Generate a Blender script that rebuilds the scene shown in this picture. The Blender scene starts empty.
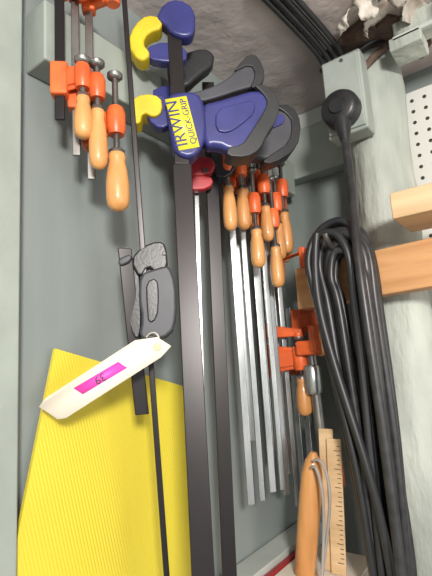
import bpy, bmesh, math, random
from mathutils import Vector, Matrix
random.seed(4)
V=Vector
scene=bpy.context.scene
col=scene.collection
try: scene.view_settings.view_transform='Standard'
except Exception: pass

# ---------------- materials ----------------
def mat(name,c,rough=.5,metal=0,var=.12,scale=12,bump=0,bscale=60,stretch=(1,1,1),c2=None,coat=0):
    m=bpy.data.materials.new(name); m.use_nodes=True
    nt=m.node_tree; N=nt.nodes; b=N['Principled BSDF']
    tc=N.new('ShaderNodeTexCoord'); mp=N.new('ShaderNodeMapping'); mp.inputs['Scale'].default_value=stretch
    nt.links.new(tc.outputs['Object'],mp.inputs[0])
    no=N.new('ShaderNodeTexNoise'); no.inputs['Scale'].default_value=scale; no.inputs['Detail'].default_value=6
    nt.links.new(mp.outputs[0],no.inputs['Vector'])
    cr=N.new('ShaderNodeValToRGB'); cr.color_ramp.elements[0].position=.3; cr.color_ramp.elements[1].position=.7
    d=c2 if c2 else tuple(x*(1-var*2) for x in c)
    cr.color_ramp.elements[0].color=(*d,1); cr.color_ramp.elements[1].color=(*[min(1,x*(1+var*.5)) for x in c],1)
    nt.links.new(no.outputs[0],cr.inputs[0]); nt.links.new(cr.outputs[0],b.inputs['Base Color'])
    b.inputs['Roughness'].default_value=rough; b.inputs['Metallic'].default_value=metal
    if coat: b.inputs['Coat Weight'].default_value=coat
    if bump:
        n2=N.new('ShaderNodeTexNoise'); n2.inputs['Scale'].default_value=bscale; n2.inputs['Detail'].default_value=5
        nt.links.new(mp.outputs[0],n2.inputs['Vector'])
        bp=N.new('ShaderNodeBump'); bp.inputs['Strength'].default_value=bump; bp.inputs['Distance'].default_value=.01
        nt.links.new(n2.outputs[0],bp.inputs['Height']); nt.links.new(bp.outputs[0],b.inputs['Normal'])
    return m
M_wall=mat('wall_paint',(.250,.280,.274),.40,var=.09,scale=5,bump=.2,bscale=16,stretch=(1,1,.22),c2=(.185,.213,.21))
M_wallb=mat('back_paint',(.22,.25,.24),.6,var=.1,scale=5,bump=.15,bscale=20)
M_rail=mat('rail_paint',(.33,.37,.335),.42,var=.1,scale=9,bump=.12,bscale=40)
M_ceil=mat('ceiling_plaster',(.60,.54,.52),.85,scale=9,c2=(.46,.40,.385),bump=.4,bscale=26)
M_post=mat('post_paint',(.52,.55,.49),.6,scale=11,c2=(.29,.32,.29),bump=1.0,bscale=26,stretch=(1,1,.35))
M_black=mat('black_plastic',(.022,.022,.025),.38,scale=40,bump=.05,bscale=300)
M_rubber=mat('black_rubber',(.024,.025,.028),.42,scale=30)
M_rubber2=mat('worn_rubber',(.038,.038,.040),.38,scale=60,c2=(.018,.018,.02))
M_grey=mat('grey_rubber',(.050,.052,.062),.5,scale=30)
M_barb=mat('black_steel',(.03,.026,.027),.36,metal=.5,scale=8,stretch=(1,1,.3),c2=(.018,.016,.017))
M_navy=mat('navy_plastic',(.036,.040,.175),.33,scale=30)
M_yel=mat('yellow_plastic',(.70,.52,.02),.5,scale=25)
M_lab=mat('label_yellow',(.85,.78,.05),.45,var=.03)
M_orange=mat('orange_enamel',(.82,.15,.035),.38,scale=30,c2=(.52,.08,.02))
M_red=mat('red_enamel',(.42,.03,.04),.4,scale=30)
M_wood=mat('handle_wood',(.68,.34,.12),.4,scale=10,c2=(.46,.19,.055),stretch=(3,3,.6),coat=.3)
M_board=mat('pine_board',(.66,.36,.16),.6,scale=9,c2=(.50,.24,.09),stretch=(.5,3,6))
M_board2=mat('pale_board',(.72,.52,.31),.6,scale=9,c2=(.58,.39,.21),stretch=(.5,3,6))
M_galv=mat('galvanized_steel',(.56,.58,.58),.27,metal=.92,scale=25,c2=(.30,.32,.33),stretch=(1,1,.3))
M_steel=mat('screw_steel',(.30,.29,.28),.35,metal=.9,scale=30)
M_pale=mat('pale_ledge',(.58,.61,.57),.6,scale=6,c2=(.45,.49,.46))
M_card=mat('cardboard',(.60,.52,.45),.8,scale=8)
M_pink=mat('pink_sticker',(.85,.07,.45),.5,var=.03)
M_paper=mat('tag_paper',(.86,.77,.64),.8,var=.04,scale=20)
M_string=mat('string',(.7,.67,.6),.9)
M_brown=mat('torn_plaster',(.14,.09,.065),.9,scale=30,c2=(.05,.03,.025),bump=.8)
M_peel=mat('peeled_paper',(.66,.62,.56),.85,scale=25,c2=(.36,.29,.23),bump=.4)
M_box=mat('box_paint',(.36,.39,.36),.5,scale=12,c2=(.27,.31,.28),bump=.08)
M_concrete=mat('floor_concrete',(.3,.29,.28),.8,scale=6)
M_wire=mat('grey_wire',(.35,.33,.31),.5)
M_taupe=mat('outlet_plate',(.30,.28,.25),.5,scale=20)

M_sheet=mat('corrugated_yellow',(.74,.61,.055),.38,var=.06,scale=3)
nt=M_sheet.node_tree; b=nt.nodes['Principled BSDF']
tc=nt.nodes.new('ShaderNodeTexCoord'); mp=nt.nodes.new('ShaderNodeMapping')
mp.inputs['Rotation'].default_value=(math.radians(-13),0,0)
wv=nt.nodes.new('ShaderNodeTexWave'); wv.bands_direction='Y'; wv.inputs['Scale'].default_value=75
nt.links.new(tc.outputs['Object'],mp.inputs[0]); nt.links.new(mp.outputs[0],wv.inputs[0])
bp=nt.nodes.new('ShaderNodeBump'); bp.inputs['Strength'].default_value=.12; bp.inputs['Distance'].default_value=.002
nt.links.new(wv.outputs['Fac'],bp.inputs['Height']); nt.links.new(bp.outputs[0],b.inputs['Normal'])

M_peg=bpy.data.materials.new('pegboard'); M_peg.use_nodes=True
nt=M_peg.node_tree; N=nt.nodes; b=N['Principled BSDF']; b.inputs['Roughness'].default_value=.6
tc=N.new('ShaderNodeTexCoord'); sx=N.new('ShaderNodeSeparateXYZ'); nt.links.new(tc.outputs['Object'],sx.inputs[0])
def mth(op,a,b2=None):
    n=N.new('ShaderNodeMath'); n.operation=op
    for i,v in enumerate((a,b2)):
        if v is None: continue
        if isinstance(v,(int,float)): n.inputs[i].default_value=v
        else: nt.links.new(v,n.inputs[i])
    return n.outputs[0]
def cell(o): return mth('SUBTRACT',mth('FRACT',mth('DIVIDE',mth('ADD',o,10.0),.0254)),.5)
cx=cell(sx.outputs['X']); cz=cell(sx.outputs['Z'])
dd=mth('SQRT',mth('ADD',mth('MULTIPLY',cx,cx),mth('MULTIPLY',cz,cz)))
hole=mth('LESS_THAN',dd,.16)
mx=N.new('ShaderNodeMix'); mx.data_type='RGBA'; mx.inputs[6].default_value=(.70,.70,.66,1); mx.inputs[7].default_value=(.04,.035,.03,1)
nt.links.new(hole,mx.inputs[0]); nt.links.new(mx.outputs[2],b.inputs['Base Color'])

# ---------------- helpers ----------------
def group(name):
    e=bpy.data.objects.new(name,None); e.empty_display_size=.02; col.objects.link(e); return e
def finish(o,m,par,bev=0,seg=3,smooth=True):
    if o.name not in col.objects: col.objects.link(o)
    if m: o.data.materials.append(m)
    if par: o.parent=par
    if bev:
        md=o.modifiers.new('bevel','BEVEL'); md.width=bev; md.segments=seg; md.limit_method='ANGLE'; md.angle_limit=math.radians(35)
    if smooth and o.type=='MESH':
        for p in o.data.polygons: p.use_smooth=True
        if bev:
            w=o.modifiers.new('wn','WEIGHTED_NORMAL'); w.keep_sharp=True
    return o
def mesh(name,vs,fs):
    me=bpy.data.meshes.new(name); me.from_pydata([tuple(v) for v in vs],[],fs)
    bm=bmesh.new(); bm.from_mesh(me); bmesh.ops.recalc_face_normals(bm,faces=bm.faces); bm.to_mesh(me); bm.free()
    return bpy.data.objects.new(name,me)
BF=[(0,1,3,2),(4,6,7,5),(0,4,5,1),(2,3,7,6),(0,2,6,4),(1,5,7,3)]
def box(name,lo,hi,m,par=None,bev=.002):
    vs=[(x,y,z) for x in (lo[0],hi[0]) for y in (lo[1],hi[1]) for z in (lo[2],hi[2])]
    return finish(mesh(name,vs,BF),m,par,bev,smooth=bool(bev))
def direc(phi):
    a=math.radians(phi); return V((math.sin(a),math.cos(a),0)), V((math.cos(a),-math.sin(a),0))
def bar(name,p0,p1,w,t,phi,m,par,bev=.0012):
    d,n=direc(phi); p0=V(p0);p1=V(p1)
    vs=[p+d*a*w/2+n*c*t/2 for p in (p0,p1) for a in (-1,1) for c in (-1,1)]
    return finish(mesh(name,vs,BF),m,par,bev)
def lathe(name,p0,p1,prof,m,par,seg=20):
    p0=V(p0);p1=V(p1);ax=p1-p0;L=ax.length;az=ax.normalized()
    q=az.orthogonal().normalized(); w=az.cross(q)
    vs=[];fs=[]
    for t,r in prof:
        for k in range(seg):
            a=2*math.pi*k/seg; vs.append(p0+ax*t+q*math.cos(a)*r+w*math.sin(a)*r)
    for i in range(len(prof)-1):
        for k in range(seg):
            fs.append((i*seg+k,i*seg+(k+1)%seg,(i+1)*seg+(k+1)%seg,(i+1)*seg+k))
    fs.append(tuple(range(seg))); fs.append(tuple((len(prof)-1)*seg+k for k in range(seg)))
    o=finish(mesh(name,vs,fs),m,par)
    md=o.modifiers.new('es','EDGE_SPLIT'); md.split_angle=math.radians(50)
    return o
def handle(name,p0,p1,r,par,m=None):
    pr=[(0,r*.62),(.02,r*.72),(.10,r*.78),(.16,r*.70),(.3,r*.86),(.55,r),(.78,r*1.0),(.9,r*.9),(.97,r*.62),(1,r*.25)]
    return lathe(name,p0,p1,pr,m or M_wood,par)
def screw(name,p0,p1,r,par):
    L=(V(p1)-V(p0)).length; n=max(6,int(L/.0022)); pr=[]
    for i in range(n):
        pr+= [(i/n,r),((i+.5)/n,r*.78)]
    pr.append((1,r))
    return lathe(name,p0,p1,pr,M_steel,par,seg=12)
def tube(name,pts,r,m,par,cyc=False,res=6):
    cu=bpy.data.curves.new(name,'CURVE'); cu.dimensions='3D'; cu.bevel_depth=r; cu.bevel_resolution=4; cu.resolution_u=res; cu.use_fill_caps=True
    sp=cu.splines.new('NURBS'); sp.points.add(len(pts)-1)
    for p,q in zip(sp.points,pts): p.co=(*q,1)
    sp.order_u=4; sp.use_cyclic_u=cyc; sp.use_endpoint_u=not cyc
    o=bpy.data.objects.new(name,cu); col.objects.link(o); cu.materials.append(m)
    if par:o.parent=par
    return o
class Fr: # local drawing frame of one part, x right / y down, units scaled by s
    def __init__(s_,O,phi,s,roll=3.3):
        s_.O=V(O); d,n=direc(phi); s_.n=n; s_.s=s; th=math.radians(roll); dn=V((0,0,-1))
        s_.x=d*math.cos(th)+dn*math.sin(th); s_.y=dn*math.cos(th)-d*math.sin(th)
    def p(s_,x,y,o=0): return s_.O+s_.s*(s_.x*x+s_.y*y)+s_.n*o
def smooth_pts(pts,it=1):
    for _ in range(it):
        q=[]
        for i in range(len(pts)):
            a=pts[i]; b=pts[(i+1)%len(pts)]
            q.append((a[0]*.75+b[0]*.25,a[1]*.75+b[1]*.25)); q.append((a[0]*.25+b[0]*.75,a[1]*.25+b[1]*.75))
        pts=q
    return pts
def plate(name,fr,pts,t,m,par,off=0,bev=.003,it=1):
    if it: pts=smooth_pts(pts,it)
    n=len(pts)
    vs=[fr.p(x,y,off-t/2) for x,y in pts]+[fr.p(x,y,off+t/2) for x,y in pts]
    fs=[tuple(range(n)),tuple(range(2*n-1,n-1,-1))]+[(i,(i+1)%n,n+(i+1)%n,n+i) for i in range(n)]
    return finish(mesh(name,vs,fs),m,par,bev)
def text(name,s,fr,x,y,off,size,m,par,ang=0):
    cu=bpy.data.curves.new(name,'FONT'); cu.body=s; cu.size=size; cu.extrude=.0002; cu.align_x='CENTER'; cu.align_y='CENTER'
    o=bpy.data.objects.new(name,cu); col.objects.link(o); cu.materials.append(m)
    a=math.radians(ang); X=fr.x*math.cos(a)-fr.y*math.sin(a); Y=-(fr.y*math.cos(a)+fr.x*math.sin(a)); Zz=X.cross(Y)
    mw=Matrix((X,Y,Zz)).transposed().to_4x4(); mw.translation=fr.p(x,y,off); o.parent=par; o.matrix_world=mw
    return o

# ---------------- room ----------------
box('wall_left',(-.1,-1.2,0),(0,1.1,2.3),M_wall,bev=0)
box('wall_back',(0,1.0,0),(2.6,1.1,2.3),M_wallb,bev=0)
box('ceiling',(-.1,-1.2,2.2),(2.6,1.1,2.3),M_ceil,bev=0)
box('floor',(-.1,-1.2,-.1),(2.6,1.1,0),M_concrete,bev=0)
box('trim_1',(0,.20,0),(.022,.262,2.2),M_rail,bev=.003)
box('wall_rail',(0.0005,.278,1.982),(.045,.955,2.067),M_rail,bev=.003)
box('wall_rail.001',(0.0005,.957,2.025),(.20,.999,2.15),M_rail,bev=.003)
box('trim_2',(.045,.975,2.152),(.22,.999,2.199),M_pale,bev=.002)
box('wall_shelf',(0.0005,-.1,1.175),(.10,.585,1.2),M_pale)
bg=group('workbench')
box('top_strip',(.003,.59,1.20),(.05,.99,1.242),M_pale,bg)
box('top',(.05,.59,1.17),(.19,.84,1.20),M_board,bg)
box('leg_1',(.02,.62,0),(.07,.67,1.2),M_board,bg); box('leg_2',(.12,.78,0),(.17,.83,1.18),M_board,bg)
kb=group('cardboard_box')
box('body',(.053,.592,1.2005),(.188,.838,1.226),M_card,kb)
box('red_band',(.052,.591,1.2265),(.062,.839,1.232),M_red,kb,bev=.001)
box('lid',(.064,.592,1.226),(.188,.838,1.229),M_paper,kb,bev=.001)

pg=group('support_post')
vs=[];fs=[];NS=40;NR=60
for i in range(NR+1):
    z=2.2*i/NR; t=z/2.2; cxp=.262+.007*t
    rr=.059+.0025*math.sin(i*.9)
    for k in range(NS):
        a=2*math.pi*k/NS; r2=rr+random.uniform(-.0012,.0012)+.0022*math.sin(3*a+i*.35)
        vs.append((cxp+r2*math.cos(a),.890+r2*math.sin(a),z))
for i in range(NR):
    for k in range(NS): fs.append((i*NS+k,i*NS+(k+1)%NS,(i+1)*NS+(k+1)%NS,(i+1)*NS+k))
finish(mesh('shaft',vs,fs),M_post,pg)
tube('wrapped_cord',[(.24,.84,2.12),(.27,.815,2.14),(.305,.820,2.165),(.330,.85,2.19)],.007,M_brown,pg)
tube('wrapped_cord_2',[(.22,.83,2.165),(.26,.808,2.175),(.30,.812,2.19),(.325,.84,2.198)],.006,M_black,pg)
n=30; ring=[]
for k in range(n):
    a=2*math.pi*k/n; r2=.082+random.uniform(-.006,.036)
    ring.append((.292+r2*math.cos(a),.865+r2*math.sin(a)*1.0))
vs=[(x,y,2.190) for x,y in ring]+[(x,y,2.1995) for x,y in ring]
fs=[tuple(range(n)),tuple(range(n,2*n))]+[(i,(i+1)%n,n+(i+1)%n,n+i) for i in range(n)]
finish(mesh('torn_collar',vs,fs),M_brown,pg,.001)
pp=group('peeled_ceiling_paper')
for i,(x,y,a,L,W) in enumerate(((.345,.765,200,.08,.06),(.40,.745,250,.09,.08),(.46,.69,215,.08,.06),(.32,.725,290,.07,.05),(.40,.785,170,.06,.06),(.50,.74,240,.09,.08),(.29,.74,230,.05,.05),(.37,.70,260,.06,.06))):
    ar=math.radians(a); u=V((math.cos(ar),math.sin(ar),0)); w_=V((-u.y,u.x,0)); n1=10; vs=[];fs=[]
    for j in range(n1):
        t=j/(n1-1); th=t*(1.8+.25*(i%4))
        P0=V((x,y,2.1995))+u*L*math.sin(th)*.5+V((0,0,-1))*L*.36*(1-math.cos(th))
        wd=W*(1-.45*t)*(1+random.uniform(-.12,.12))
        for k in range(7):
            s=k/6-.5; vs.append(P0+w_*wd*s+u*random.uniform(-.005,.005)*t+V((0,0,-1))*random.uniform(0,.004)*t)
    for j in range(n1-1):
        for k in range(6): fs.append((j*7+k,j*7+k+1,(j+1)*7+k+1,(j+1)*7+k))
    o=finish(mesh('flap_%d'%i,vs,fs),M_peel,pp); md=o.modifiers.new('s','SOLIDIFY'); md.thickness=.0012
cg=group('ceiling_bracket')
box('beam',(.342,.80,2.155),(1.0,.84,2.199),M_post,cg,.004)
box('flange',(.334,.79,2.132),(.39,.85,2.157),M_post,cg,.003)
box('rim',(.342,.79,2.150),(1.0,.80,2.158),M_pale,cg,.001)
box('pegboard',(.29,.985,1.5),(1.2,.997,2.15),M_peg,bev=.001)

jb=group('junction_box')
box('housing',(.206,.782,2.002),(.284,.824,2.165),M_box,jb,.004)
box('cover',(.210,.777,2.008),(.280,.783,2.158),M_box,jb,.002)
for i,z in enumerate((2.015,2.15)):
    lathe('cover_screw_%d'%i,(.25,.778,z),(.25,.774,z),[(0,.004),(1,.003)],M_steel,jb,12)
pl=group('power_plug')
lathe('disc',(.242,.776,2.045),(.242,.746,2.045),[(0,.036),(.6,.036),(.85,.033),(1,.027)],M_black,pl,32)
lathe('disc_recess',(.242,.746,2.045),(.242,.742,2.045),[(0,.016),(1,.014)],M_rubber,pl,24)
lathe('strain_relief',(.244,.760,2.02),(.248,.752,1.975),[(0,.017),(.6,.012),(1,.008)],M_black,pl,20)
tube('cord',[(.248,.752,1.98),(.252,.745,1.93),(.262,.715,1.83),(.272,.675,1.75),(.279,.670,1.6),(.284,.67,1.4),(.286,.67,1.2),(.284,.67,1.05)],.0075,M_rubber2,pl)
cb=group('ceiling_cables')
for i in range(4):
    x=.200+i*.013
    tube('cable_%d'%i,[(x-.01,.55,2.194),(x,.68,2.19),(x+.006,.77,2.188),(x+.006,.797,2.178),(x+.008,.80,2.165)],.0052,M_rubber,cb)

# cable coil: nested loops hung on a hook, each loop a little different
cc=group('coiled_cable')
XL=[.162,.170,.180,.190,.200,.210,.170,.180,.198,.190,.208,.216,.180]
XR=[.242,.272,.250,.276,.262,.270,.258,.280,.248,.276,.258,.274,.254]
NL=len(XL)
R_=random.uniform
for i in range(NL):
    xl=XL[i]; xr=XR[i]; k=(xl-.162)/.052
    zt=1.824-.05*k+R_(-.010,.014)
    y=.757-.0050*i
    zb=1.08+R_(-.03,.06); c0=.222+R_(-.016,.016)
    sh=.054-.026*k+R_(-.006,.006); j=lambda a=.005:R_(-a,a)
    pts=[(c0,y,zt),(xl+.3*(c0-xl),y,zt-.012),(xl-.004,y+j(),zt-.055),(xl+.008+j(),y,1.70),(xl+sh*.45+j(),y-.002,1.58),(xl+sh*.8+j(.008),y,1.43),(xl+sh+j(.008),y,1.26),(xl+sh+.01,y+.004,zb+.05),
         (.25,y,zb),(xr-.005,y,zb+.05),(xr+j(.008),y,1.26),(xr+j(.010),y-.002,1.43),(xr+j(.009),y,1.58),(xr-.002+j(),y+j(),1.70),(xr,y+j(),zt-.055),(xr-.3*(xr-c0),y,zt-.010)]
    tube('strand_%d'%i,pts,.0072+R_(-.0008,.0008),M_rubber2 if i%2 else M_rubber,cc,cyc=True,res=8)
tube('loose_strand',[(.20,.695,1.80),(.185,.690,1.72),(.205,.688,1.60),(.235,.686,1.48),(.262,.686,1.36),(.270,.69,1.22),(.268,.69,1.08)],.0070,M_rubber,cc)
hk=group('coil_hook')
tube('hook_wire',[(.225,.775,1.768),(.225,.73,1.766),(.225,.680,1.766),(.225,.670,1.79)],.0045,M_steel,hk)

def tilted(name,x0,x1,z0,z1,dz,y0,y1,m):
    vs=[(x,y,z+(dz if x==x1 else 0)) for x in (x0,x1) for y in (y0,y1) for z in (z0,z1)]
    return finish(mesh(name,vs,BF),m,None,.002)
tilted('wood_brace',.112,.80,1.683,1.763,.028,.775,.815,M_board)
box('shelf_board',(.325,.70,1.797),(.95,.815,1.839),M_board2)

# ---------------- clamps ----------------
def fclamp(name,S,hl,hr,B,bz,head_z,jaw_z,mb=M_galv,top=None,bw=.012,phi=45,lean=0,cast=M_orange,k=1.0):
    """S: handle top point; B: (x,y) of bar; bz: bar (z top,z bottom)"""
    g=group(name); S=V(S); dn=V((0,lean,-1)).normalized()
    handle('handle',S,S+dn*hl,hr,g)
    lathe('ferrule',S+V((0,0,.006)),S+dn*.004,[(0,hr*.45),(.3,hr*.7),(1,hr*.72)],M_steel,g)
    t=top if top is not None else head_z+.05
    screw('screw',(S.x,S.y,t),(S.x,S.y,S.z),.0042,g)
    lathe('swivel_pad',(S.x,S.y,t+.006),(S.x,S.y,t-.003),[(0,.010),(.5,.010),(1,.005)],M_steel,g)
    lathe('screw_barrel',(S.x,S.y,head_z+.016*k),(S.x,S.y,head_z-.016*k),[(0,.0085*k),(.2,.0105*k),(.8,.0105*k),(1,.0085*k)],cast,g)
    bx,by=B
    bar('bar',(bx,by,bz[0]),(bx,by,bz[1]),bw,.005,phi,mb,g)
    d,n=direc(phi)
    c=V((bx,by,head_z))
    bar('slide_collar',c+V((0,0,.020*k)),c-V((0,0,.024*k)),bw+.009*k,.018*k,phi,cast,g,.003)
    q=V((S.x,S.y,head_z))
    for nm,h,th in (('web',.013*k,.010*k),('rib',.019*k,.004*k)):
        dd=(q-c); dd.z=0; dd.normalize(); nn=V((dd.y,-dd.x,0))
        vs=[c+nn*th/2+V((0,0,h)),c+nn*th/2-V((0,0,h)),c-nn*th/2+V((0,0,h)),c-nn*th/2-V((0,0,h)),
            q+nn*th/2+V((0,0,h*.7)),q+nn*th/2-V((0,0,h*.7)),q-nn*th/2+V((0,0,h*.7)),q-nn*th/2-V((0,0,h*.7))]
        finish(mesh(nm,vs,BF),cast,g,.002)
    if jaw_z:
        cj=V((bx,by,jaw_z)); qj=V((S.x,S.y,jaw_z))
        bar('jaw_collar',cj+V((0,0,.02)),cj-V((0,0,.014)),bw+.008,.017,phi,cast,g,.003)
        dd=(qj-cj); dd.z=0; dd.normalize(); nn=V((dd.y,-dd.x,0)); e=qj+dd*.008
        vs=[cj+nn*.006+V((0,0,.016)),cj+nn*.006-V((0,0,.010)),cj-nn*.006+V((0,0,.016)),cj-nn*.006-V((0,0,.010)),
            e+nn*.006+V((0,0,.004)),e+nn*.006-V((0,0,.010)),e-nn*.006+V((0,0,.004)),e-nn*.006-V((0,0,.010))]
        finish(mesh('jaw_arm',vs,BF),cast,g,.003)
        lathe('anvil',qj-V((0,0,.004)),qj-V((0,0,.016)),[(0,.009),(.8,.010),(1,.008)],cast,g)
    return g
fclamp('bar_clamp',(.080,.3085,1.928),.055,.0115,(.056,.292),(2.10,1.90),1.955,2.085,M_barb,top=1.974,bw=.012)
fclamp('bar_clamp.001',(.088,.324,1.914),.078,.0115,(.058,.314),(2.11,1.86),1.945,2.095,M_steel,top=1.974,bw=.010)
fclamp('bar_clamp.002',(.095,.347,1.862),.076,.0145,(.058,.336),(2.105,1.835),1.905,2.09,M_steel,top=1.965,bw=.010,k=1.15)
ROW=[((.098,.585,1.885),.078,.012,(.072,.627),1.362,1.928,None),
((.104,.617,1.887),.073,.012,(.070,.664),1.358,1.930,None),
((.104,.655,1.822),.070,.013,(.070,.700),1.362,1.870,1.93),
((.104,.695,1.875),.068,.012,(.070,.734),1.357,1.918,None),
((.106,.717,1.800),.078,.013,(.062,.762),1.34,1.855,1.93),
((.104,.768,1.880),.085,.013,(.064,.796),1.31,1.930,None),
((.084,.655,1.905),.075,.012,(.048,.682),1.45,1.948,None),
((.078,.725,1.895),.078,.012,(.044,.750),1.40,1.945,None),
((.104,.738,1.850),.072,.012,(.040,.780),1.44,1.893,1.94),
((.082,.800,1.86),.074,.012,(.040,.822),1.36,1.91,None)]
for i,(S,hl,hr,B,zb,hz,tp) in enumerate(ROW):
    fclamp('bar_clamp.%03d'%(i+3),S,hl,hr,B,(2.00,zb),hz,None,top=tp,k=1.15,bw=.010 if i%2 else .012)
# clamps clustered in the corner by the post
fclamp('bar_clamp.013',(.100,.79,1.552),.072,.0145,(.044,.775),(1.66,1.42),1.590,1.642,M_galv,top=1.625,bw=.014,phi=80,k=1.45)
fclamp('bar_clamp.014',(.122,.835,1.640),.05,.012,(.072,.850),(1.71,1.30),1.665,None,M_galv,top=1.69,phi=80,k=1.3)
fclamp('bar_clamp.015',(.082,.86,1.55),.06,.013,(.040,.870),(1.70,1.33),1.585,None,M_galv,top=1.66,phi=80,k=1.3)
pc=group('pipe_clamp')
lathe('pipe',(.124,.79,1.62),(.134,.79,1.235),[(0,.010),(1,.010)],M_steel,pc)
lathe('coupling',(.125,.785,1.576),(.126,.785,1.522),[(0,.014),(.1,.017),(.9,.017),(1,.014)],M_galv,pc)
bar('tail_jaw',(.136,.78,1.405),(.137,.78,1.375),.052,.03,90,M_orange,pc,.005)
bar('tail_lug',(.158,.775,1.43),(.160,.775,1.36),.016,.03,90,M_orange,pc,.004)
bar('head_jaw',(.124,.780,1.622),(.124,.780,1.594),.042,.03,90,M_orange,pc,.005)
bar('head_lug',(.140,.775,1.650),(.140,.775,1.600),.012,.026,90,M_orange,pc,.004)
gg=group('small_c_clamp')
bar('spine',(.078,.775,1.785),(.145,.765,1.792),.016,.014,90,M_orange,gg,.003)
bar('arm_1',(.083,.775,1.803),(.083,.775,1.755),.012,.014,90,M_orange,gg,.003)
bar('arm_2',(.138,.764,1.800),(.138,.764,1.760),.012,.014,90,M_orange,gg,.003)

tr=group('steel_rod'); bar('rod',(.098,.362,2.15),(.098,.408,1.25),.0070,.006,45,M_barb,tr)

g=group('ratchet_bar_clamp')
bar('bar',(.08,.3685,1.745),(.08,.389,1.536),.017,.006,35,M_barb,g)
fr=Fr((.10,.391,1.690),48,.00127,3)
plate('left_plate',fr,[(-31,-30),(-18,-35),(-12,-28),(-8,10),(-8,48),(-16,48),(-24,20)],.012,M_black,g,off=-.006)
plate('upper_link',fr,[(-20,-30),(-8,-44),(8,-50),(16,-46),(18,-20),(6,-16),(-2,-24),(-10,-10)],.016,M_black,g)
plate('jaw_body',fr,[(-9,-14),(2,-18),(14,-22),(20,-22),(26,-4),(27,28),(22,46),(2,52),(-9,48),(-6,30),(-10,10)],.030,M_grey,g,off=.004,bev=.006)
plate('jaw_recess',fr,[(-3,-6),(8,-10),(10,6),(9,30),(0,36),(-2,16)],.006,M_black,g,off=.018,bev=.002)
plate('trigger',fr,[(-32,-30),(-18,-36),(-18,-28),(-30,-22)],.010,M_grey,g,off=.006)
lathe('rivet',fr.p(14,-36,.006),fr.p(14,-36,.010),[(0,.003),(1,.002)],M_black,g)

tg=group('paper_tag')
ft=Fr((.14,.373,1.617),48,.00116,3)
plate('card',ft,[(-120,57),(-114,49),(-30,-6),(-8,-9),(6,0),(-4,11),(-94,68),(-102,69)],.0008,M_paper,tg,off=-.001,bev=0,it=0)
plate('sticker',ft,[(-88,40),(-46,15),(-37,21),(-79,46)],.0005,M_pink,tg,off=.0,bev=0,it=0)
text('number','39',ft,-63,31,.0006,.013,M_black,tg,ang=210)
lathe('eyelet',ft.p(-8,1,-.0012),ft.p(-8,1,.0006),[(0,.005),(1,.004)],M_board2,tg)
tube('string',[ft.p(-8,1,.001),ft.p(-2,-10,.003),ft.p(-12,-20,-.01),ft.p(-20,-10,-.02)],.0009,M_string,tg)

g=group('trigger_clamp')
Pt=V((.11,.452,2.10)); Pm=V((.12,.443,1.87)); Pb=V((.15,.408,1.36)); Pe=Pb+(Pb-Pm)*.22
bar('bar_top',Pt,Pm,.021,.007,45,M_barb,g); bar('bar',Pm,Pe,.026,.008,50,M_barb,g)
fr=Fr((.125,.460,1.929),46,.00143,3)
plate('body',fr,[(-26,-28),(-10,-33),(6,-34),(14,-20),(16,10),(10,28),(0,38),(-16,34),(-22,10)],.030,M_navy,g,off=.004,bev=.006)
plate('label',fr,[(-26,-22),(-5,-27),(8,26),(-12,31)],.002,M_lab,g,off=.0195,bev=0,it=0)
text('label_name','IRWIN',fr,-14,3,.021,.024,M_navy,g,ang=104)
text('label_type','QUICK-GRIP',fr,-3,0,.021,.0125,M_navy,g,ang=104)
plate('grip',fr,[(8,-22),(24,-26),(44,-34),(66,-42),(80,-38),(86,-22),(76,-4),(66,14),(54,27),(38,28),(26,22),(12,26)],.026,M_navy,g,off=.004,bev=.008)
plate('grip_rubber',fr,[(62,-45),(78,-45),(90,-30),(88,-10),(76,8),(68,26),(54,35),(34,34),(36,24),(50,22),(60,6),(70,-10),(78,-26),(72,-36)],.032,M_rubber,g,off=.004,bev=.006)
plate('grip_inlay',fr,[(24,-14),(44,-22),(64,-28),(64,-14),(50,0),(36,10),(24,8)],.004,M_navy,g,off=.018,bev=.002)
plate('lever',fr,[(-2,-36),(16,-42),(34,-52),(46,-64),(56,-76),(68,-76),(72,-60),(66,-48),(48,-42),(30,-34),(8,-26)],.022,M_grey,g,off=-.002,bev=.007)
plate('lever_rubber',fr,[(42,-60),(52,-74),(60,-83),(70,-82),(78,-60),(70,-46),(60,-44),(67,-60),(62,-72)],.028,M_rubber,g,off=-.002,bev=.005)
plate('jaw_arm',fr,[(-46,-30),(-24,-36),(-18,-4),(-30,4),(-44,-6)],.018,M_navy,g,off=-.004)
plate('jaw_pad',fr,[(-62,-22),(-48,-32),(-30,-30),(-28,-14),(-36,-6),(-48,-12),(-50,2),(-58,0)],.030,M_yel,g,off=-.004,bev=.005)
f2=Fr((.112,.452,2.092),46,.00150,3)
plate('fixed_jaw',f2,[(-20,-4),(-12,-24),(4,-30),(20,-20),(20,8),(10,14),(-4,10),(-10,0)],.024,M_navy,g,off=0,bev=.005)
plate('fixed_jaw_arm',f2,[(-30,24),(-10,14),(12,20),(12,36),(-8,38),(-26,36)],.018,M_navy,g,off=-.006)
plate('fixed_pad',f2,[(-47,24),(-40,2),(-28,-10),(-14,-8),(-12,4),(-26,10),(-32,22),(-22,34),(-34,44)],.028,M_yel,g,off=-.004,bev=.005)
g=group('trigger_clamp.001')
bar('bar',(.078,.573,2.08),(.08,.545,1.20),.021,.007,45,M_barb,g)
fr=Fr((.092,.586,1.954),46,.00172,3)
plate('body',fr,[(-16,-26),(8,-30),(18,-10),(16,14),(4,34),(-12,32)],.028,M_black,g)
plate('grip',fr,[(10,-30),(40,-42),(66,-44),(76,-28),(70,-2),(46,14),(30,10),(14,16)],.028,M_grey,g,bev=.008)
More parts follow.
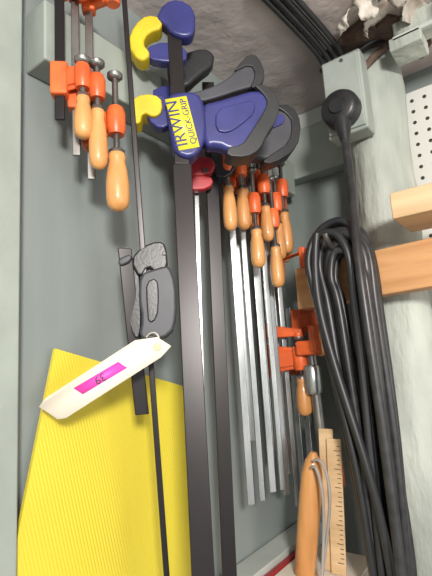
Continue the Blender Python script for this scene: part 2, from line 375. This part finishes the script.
plate('grip_edge',fr,[(50,-46),(70,-48),(80,-28),(74,0),(48,18),(36,16),(46,8),(66,-6),(70,-28),(64,-38)],.034,M_black,g,bev=.006)
plate('grip_band',fr,[(34,-34),(58,-38),(64,-28),(44,-18),(34,-20)],.004,M_navy,g,off=.016,bev=.001)
plate('jaw_arm',fr,[(-56,-54),(-20,-40),(-14,-10),(-50,-38)],.018,M_black,g,off=-.01)
g=group('trigger_clamp.002')
bar('bar',(.068,.500,2.17),(.068,.492,1.55),.014,.006,45,M_barb,g)
fr=Fr((.075,.512,2.09),46,.0016,3)
plate('end_jaw',fr,[(-18,8),(0,-2),(20,-10),(32,-4),(30,10),(16,22),(4,36),(-12,40)],.026,M_black,g,off=.006,bev=.006)
plate('yellow_pad',fr,[(-66,50),(-58,40),(-38,42),(-26,52),(-34,58),(-56,60)],.022,M_yel,g,off=.006)
plate('jaw_link',fr,[(-40,44),(-16,30),(0,34),(-10,54),(-34,56)],.018,M_navy,g,off=.002)
g=group('red_spring_clamp')
fr=Fr((.075,.53,1.895),46,.0016,3)
plate('upper_jaw',fr,[(-22,-14),(10,-20),(20,-12),(14,2),(-20,4)],.02,M_red,g,off=0)
plate('lower_jaw',fr,[(-20,2),(14,0),(18,10),(4,18),(-20,14)],.016,M_red,g,off=-.002)
lathe('pivot',fr.p(8,-2,.008),fr.p(8,-2,.014),[(0,.005),(1,.004)],M_steel,g)
bar('bar',(.062,.545,1.90),(.062,.530,1.55),.008,.004,45,M_galv,g)

vs=[]
for x in (.010,.015):
    vs+=[(x,.311,1.623),(x,.545,1.557),(x,.548,1.201),(x,.214,1.201)]
finish(mesh('corrugated_plastic_sheet',vs,[(0,1,2,3),(4,5,6,7),(0,1,5,4),(1,2,6,5),(2,3,7,6),(3,0,4,7)]),M_sheet,None,0,smooth=False)

g=group('outlet_box')
box('housing',(.0005,.885,1.43),(.028,.965,1.54),M_taupe,g,.003)
box('face',(.028,.893,1.44),(.031,.957,1.53),M_box,g,.001)
for i,z in enumerate((1.462,1.508)): 
    lathe('socket_%d'%i,(.031,.925,z),(.033,.925,z),[(0,.016),(1,.015)],M_taupe,g)

g=group('mallet_handle')
lathe('shaft',(.108,.72,1.232),(.142,.725,1.43),[(0,.017),(.3,.0185),(.6,.019),(.82,.018),(.93,.013),(1,.005)],M_wood,g)
g=group('wooden_ruler')
for i,(o,z,wd) in enumerate(((-.004,1.465,.026),(.012,1.450,.026))):
    bar('slat_%d'%i,(.146+o,.752-.006*i,1.231),(.160+o,.752-.006*i,z),wd,.004,90,M_board2,g,.001)
for k in range(26):
    z=1.25+k*.0075; xx=.158+.014*(z-1.231)/.219
    L=.006 if k%4 else .011
    bar('tick_%d'%k,(xx+.011-L/2,.7437,z),(xx+.011-L/2,.7437,z+.0009),L,.0006,90,M_black,g,0)
g=group('wire_loop')
tube('wire',[(.150,.705,1.42),(.166,.70,1.43),(.178,.70,1.40),(.176,.70,1.35),(.16,.70,1.29),(.148,.70,1.235)],.0024,M_wire,g)
tube('wire_2',[(.148,.70,1.41),(.158,.695,1.42),(.168,.695,1.39),(.166,.695,1.33),(.15,.695,1.235)],.0024,M_wire,g)

# ---------------- lights ----------------
w=bpy.data.worlds.new('world'); scene.world=w; w.use_nodes=True
w.node_tree.nodes['Background'].inputs[0].default_value=(1,.98,.95,1); w.node_tree.nodes['Background'].inputs[1].default_value=.68
def area(n,loc,tgt,size,e,c=(1,1,1)):
    l=bpy.data.lights.new(n,'AREA'); l.size=size; l.energy=e; l.color=c
    o=bpy.data.objects.new(n,l); col.objects.link(o); o.location=loc
    o.rotation_euler=(V(tgt)-V(loc)).to_track_quat('-Z','Y').to_euler()
area('shop_light',(1.2,-.6,1.98),(.1,.7,1.6),.2,31,(1,.96,.90))
area('side_light',(1.9,.2,1.4),(.0,.6,1.7),.6,6,(1,.98,.95))  # broad, weak area lamp out of view to the right; no window there

# ---------------- camera ----------------
yaw=math.radians(37); p=math.radians(9); r=math.radians(3.5)
F0=V((-math.sin(yaw),math.cos(yaw),0)); R0=V((math.cos(yaw),math.sin(yaw),0)); Z=V((0,0,1))
F=F0*math.cos(p)+Z*math.sin(p); U0=R0.cross(F)
R=R0*math.cos(r)-U0*math.sin(r); U=U0*math.cos(r)+R0*math.sin(r)
Mx=Matrix((R,U,-F)).transposed().to_4x4(); Mx.translation=(.5,0,1.6)
cam=bpy.data.cameras.new('camera'); co=bpy.data.objects.new('camera',cam); col.objects.link(co)
co.matrix_world=Mx; cam.sensor_fit='VERTICAL'; cam.sensor_height=24; cam.lens=24*440/576; cam.clip_start=.01
scene.camera=co
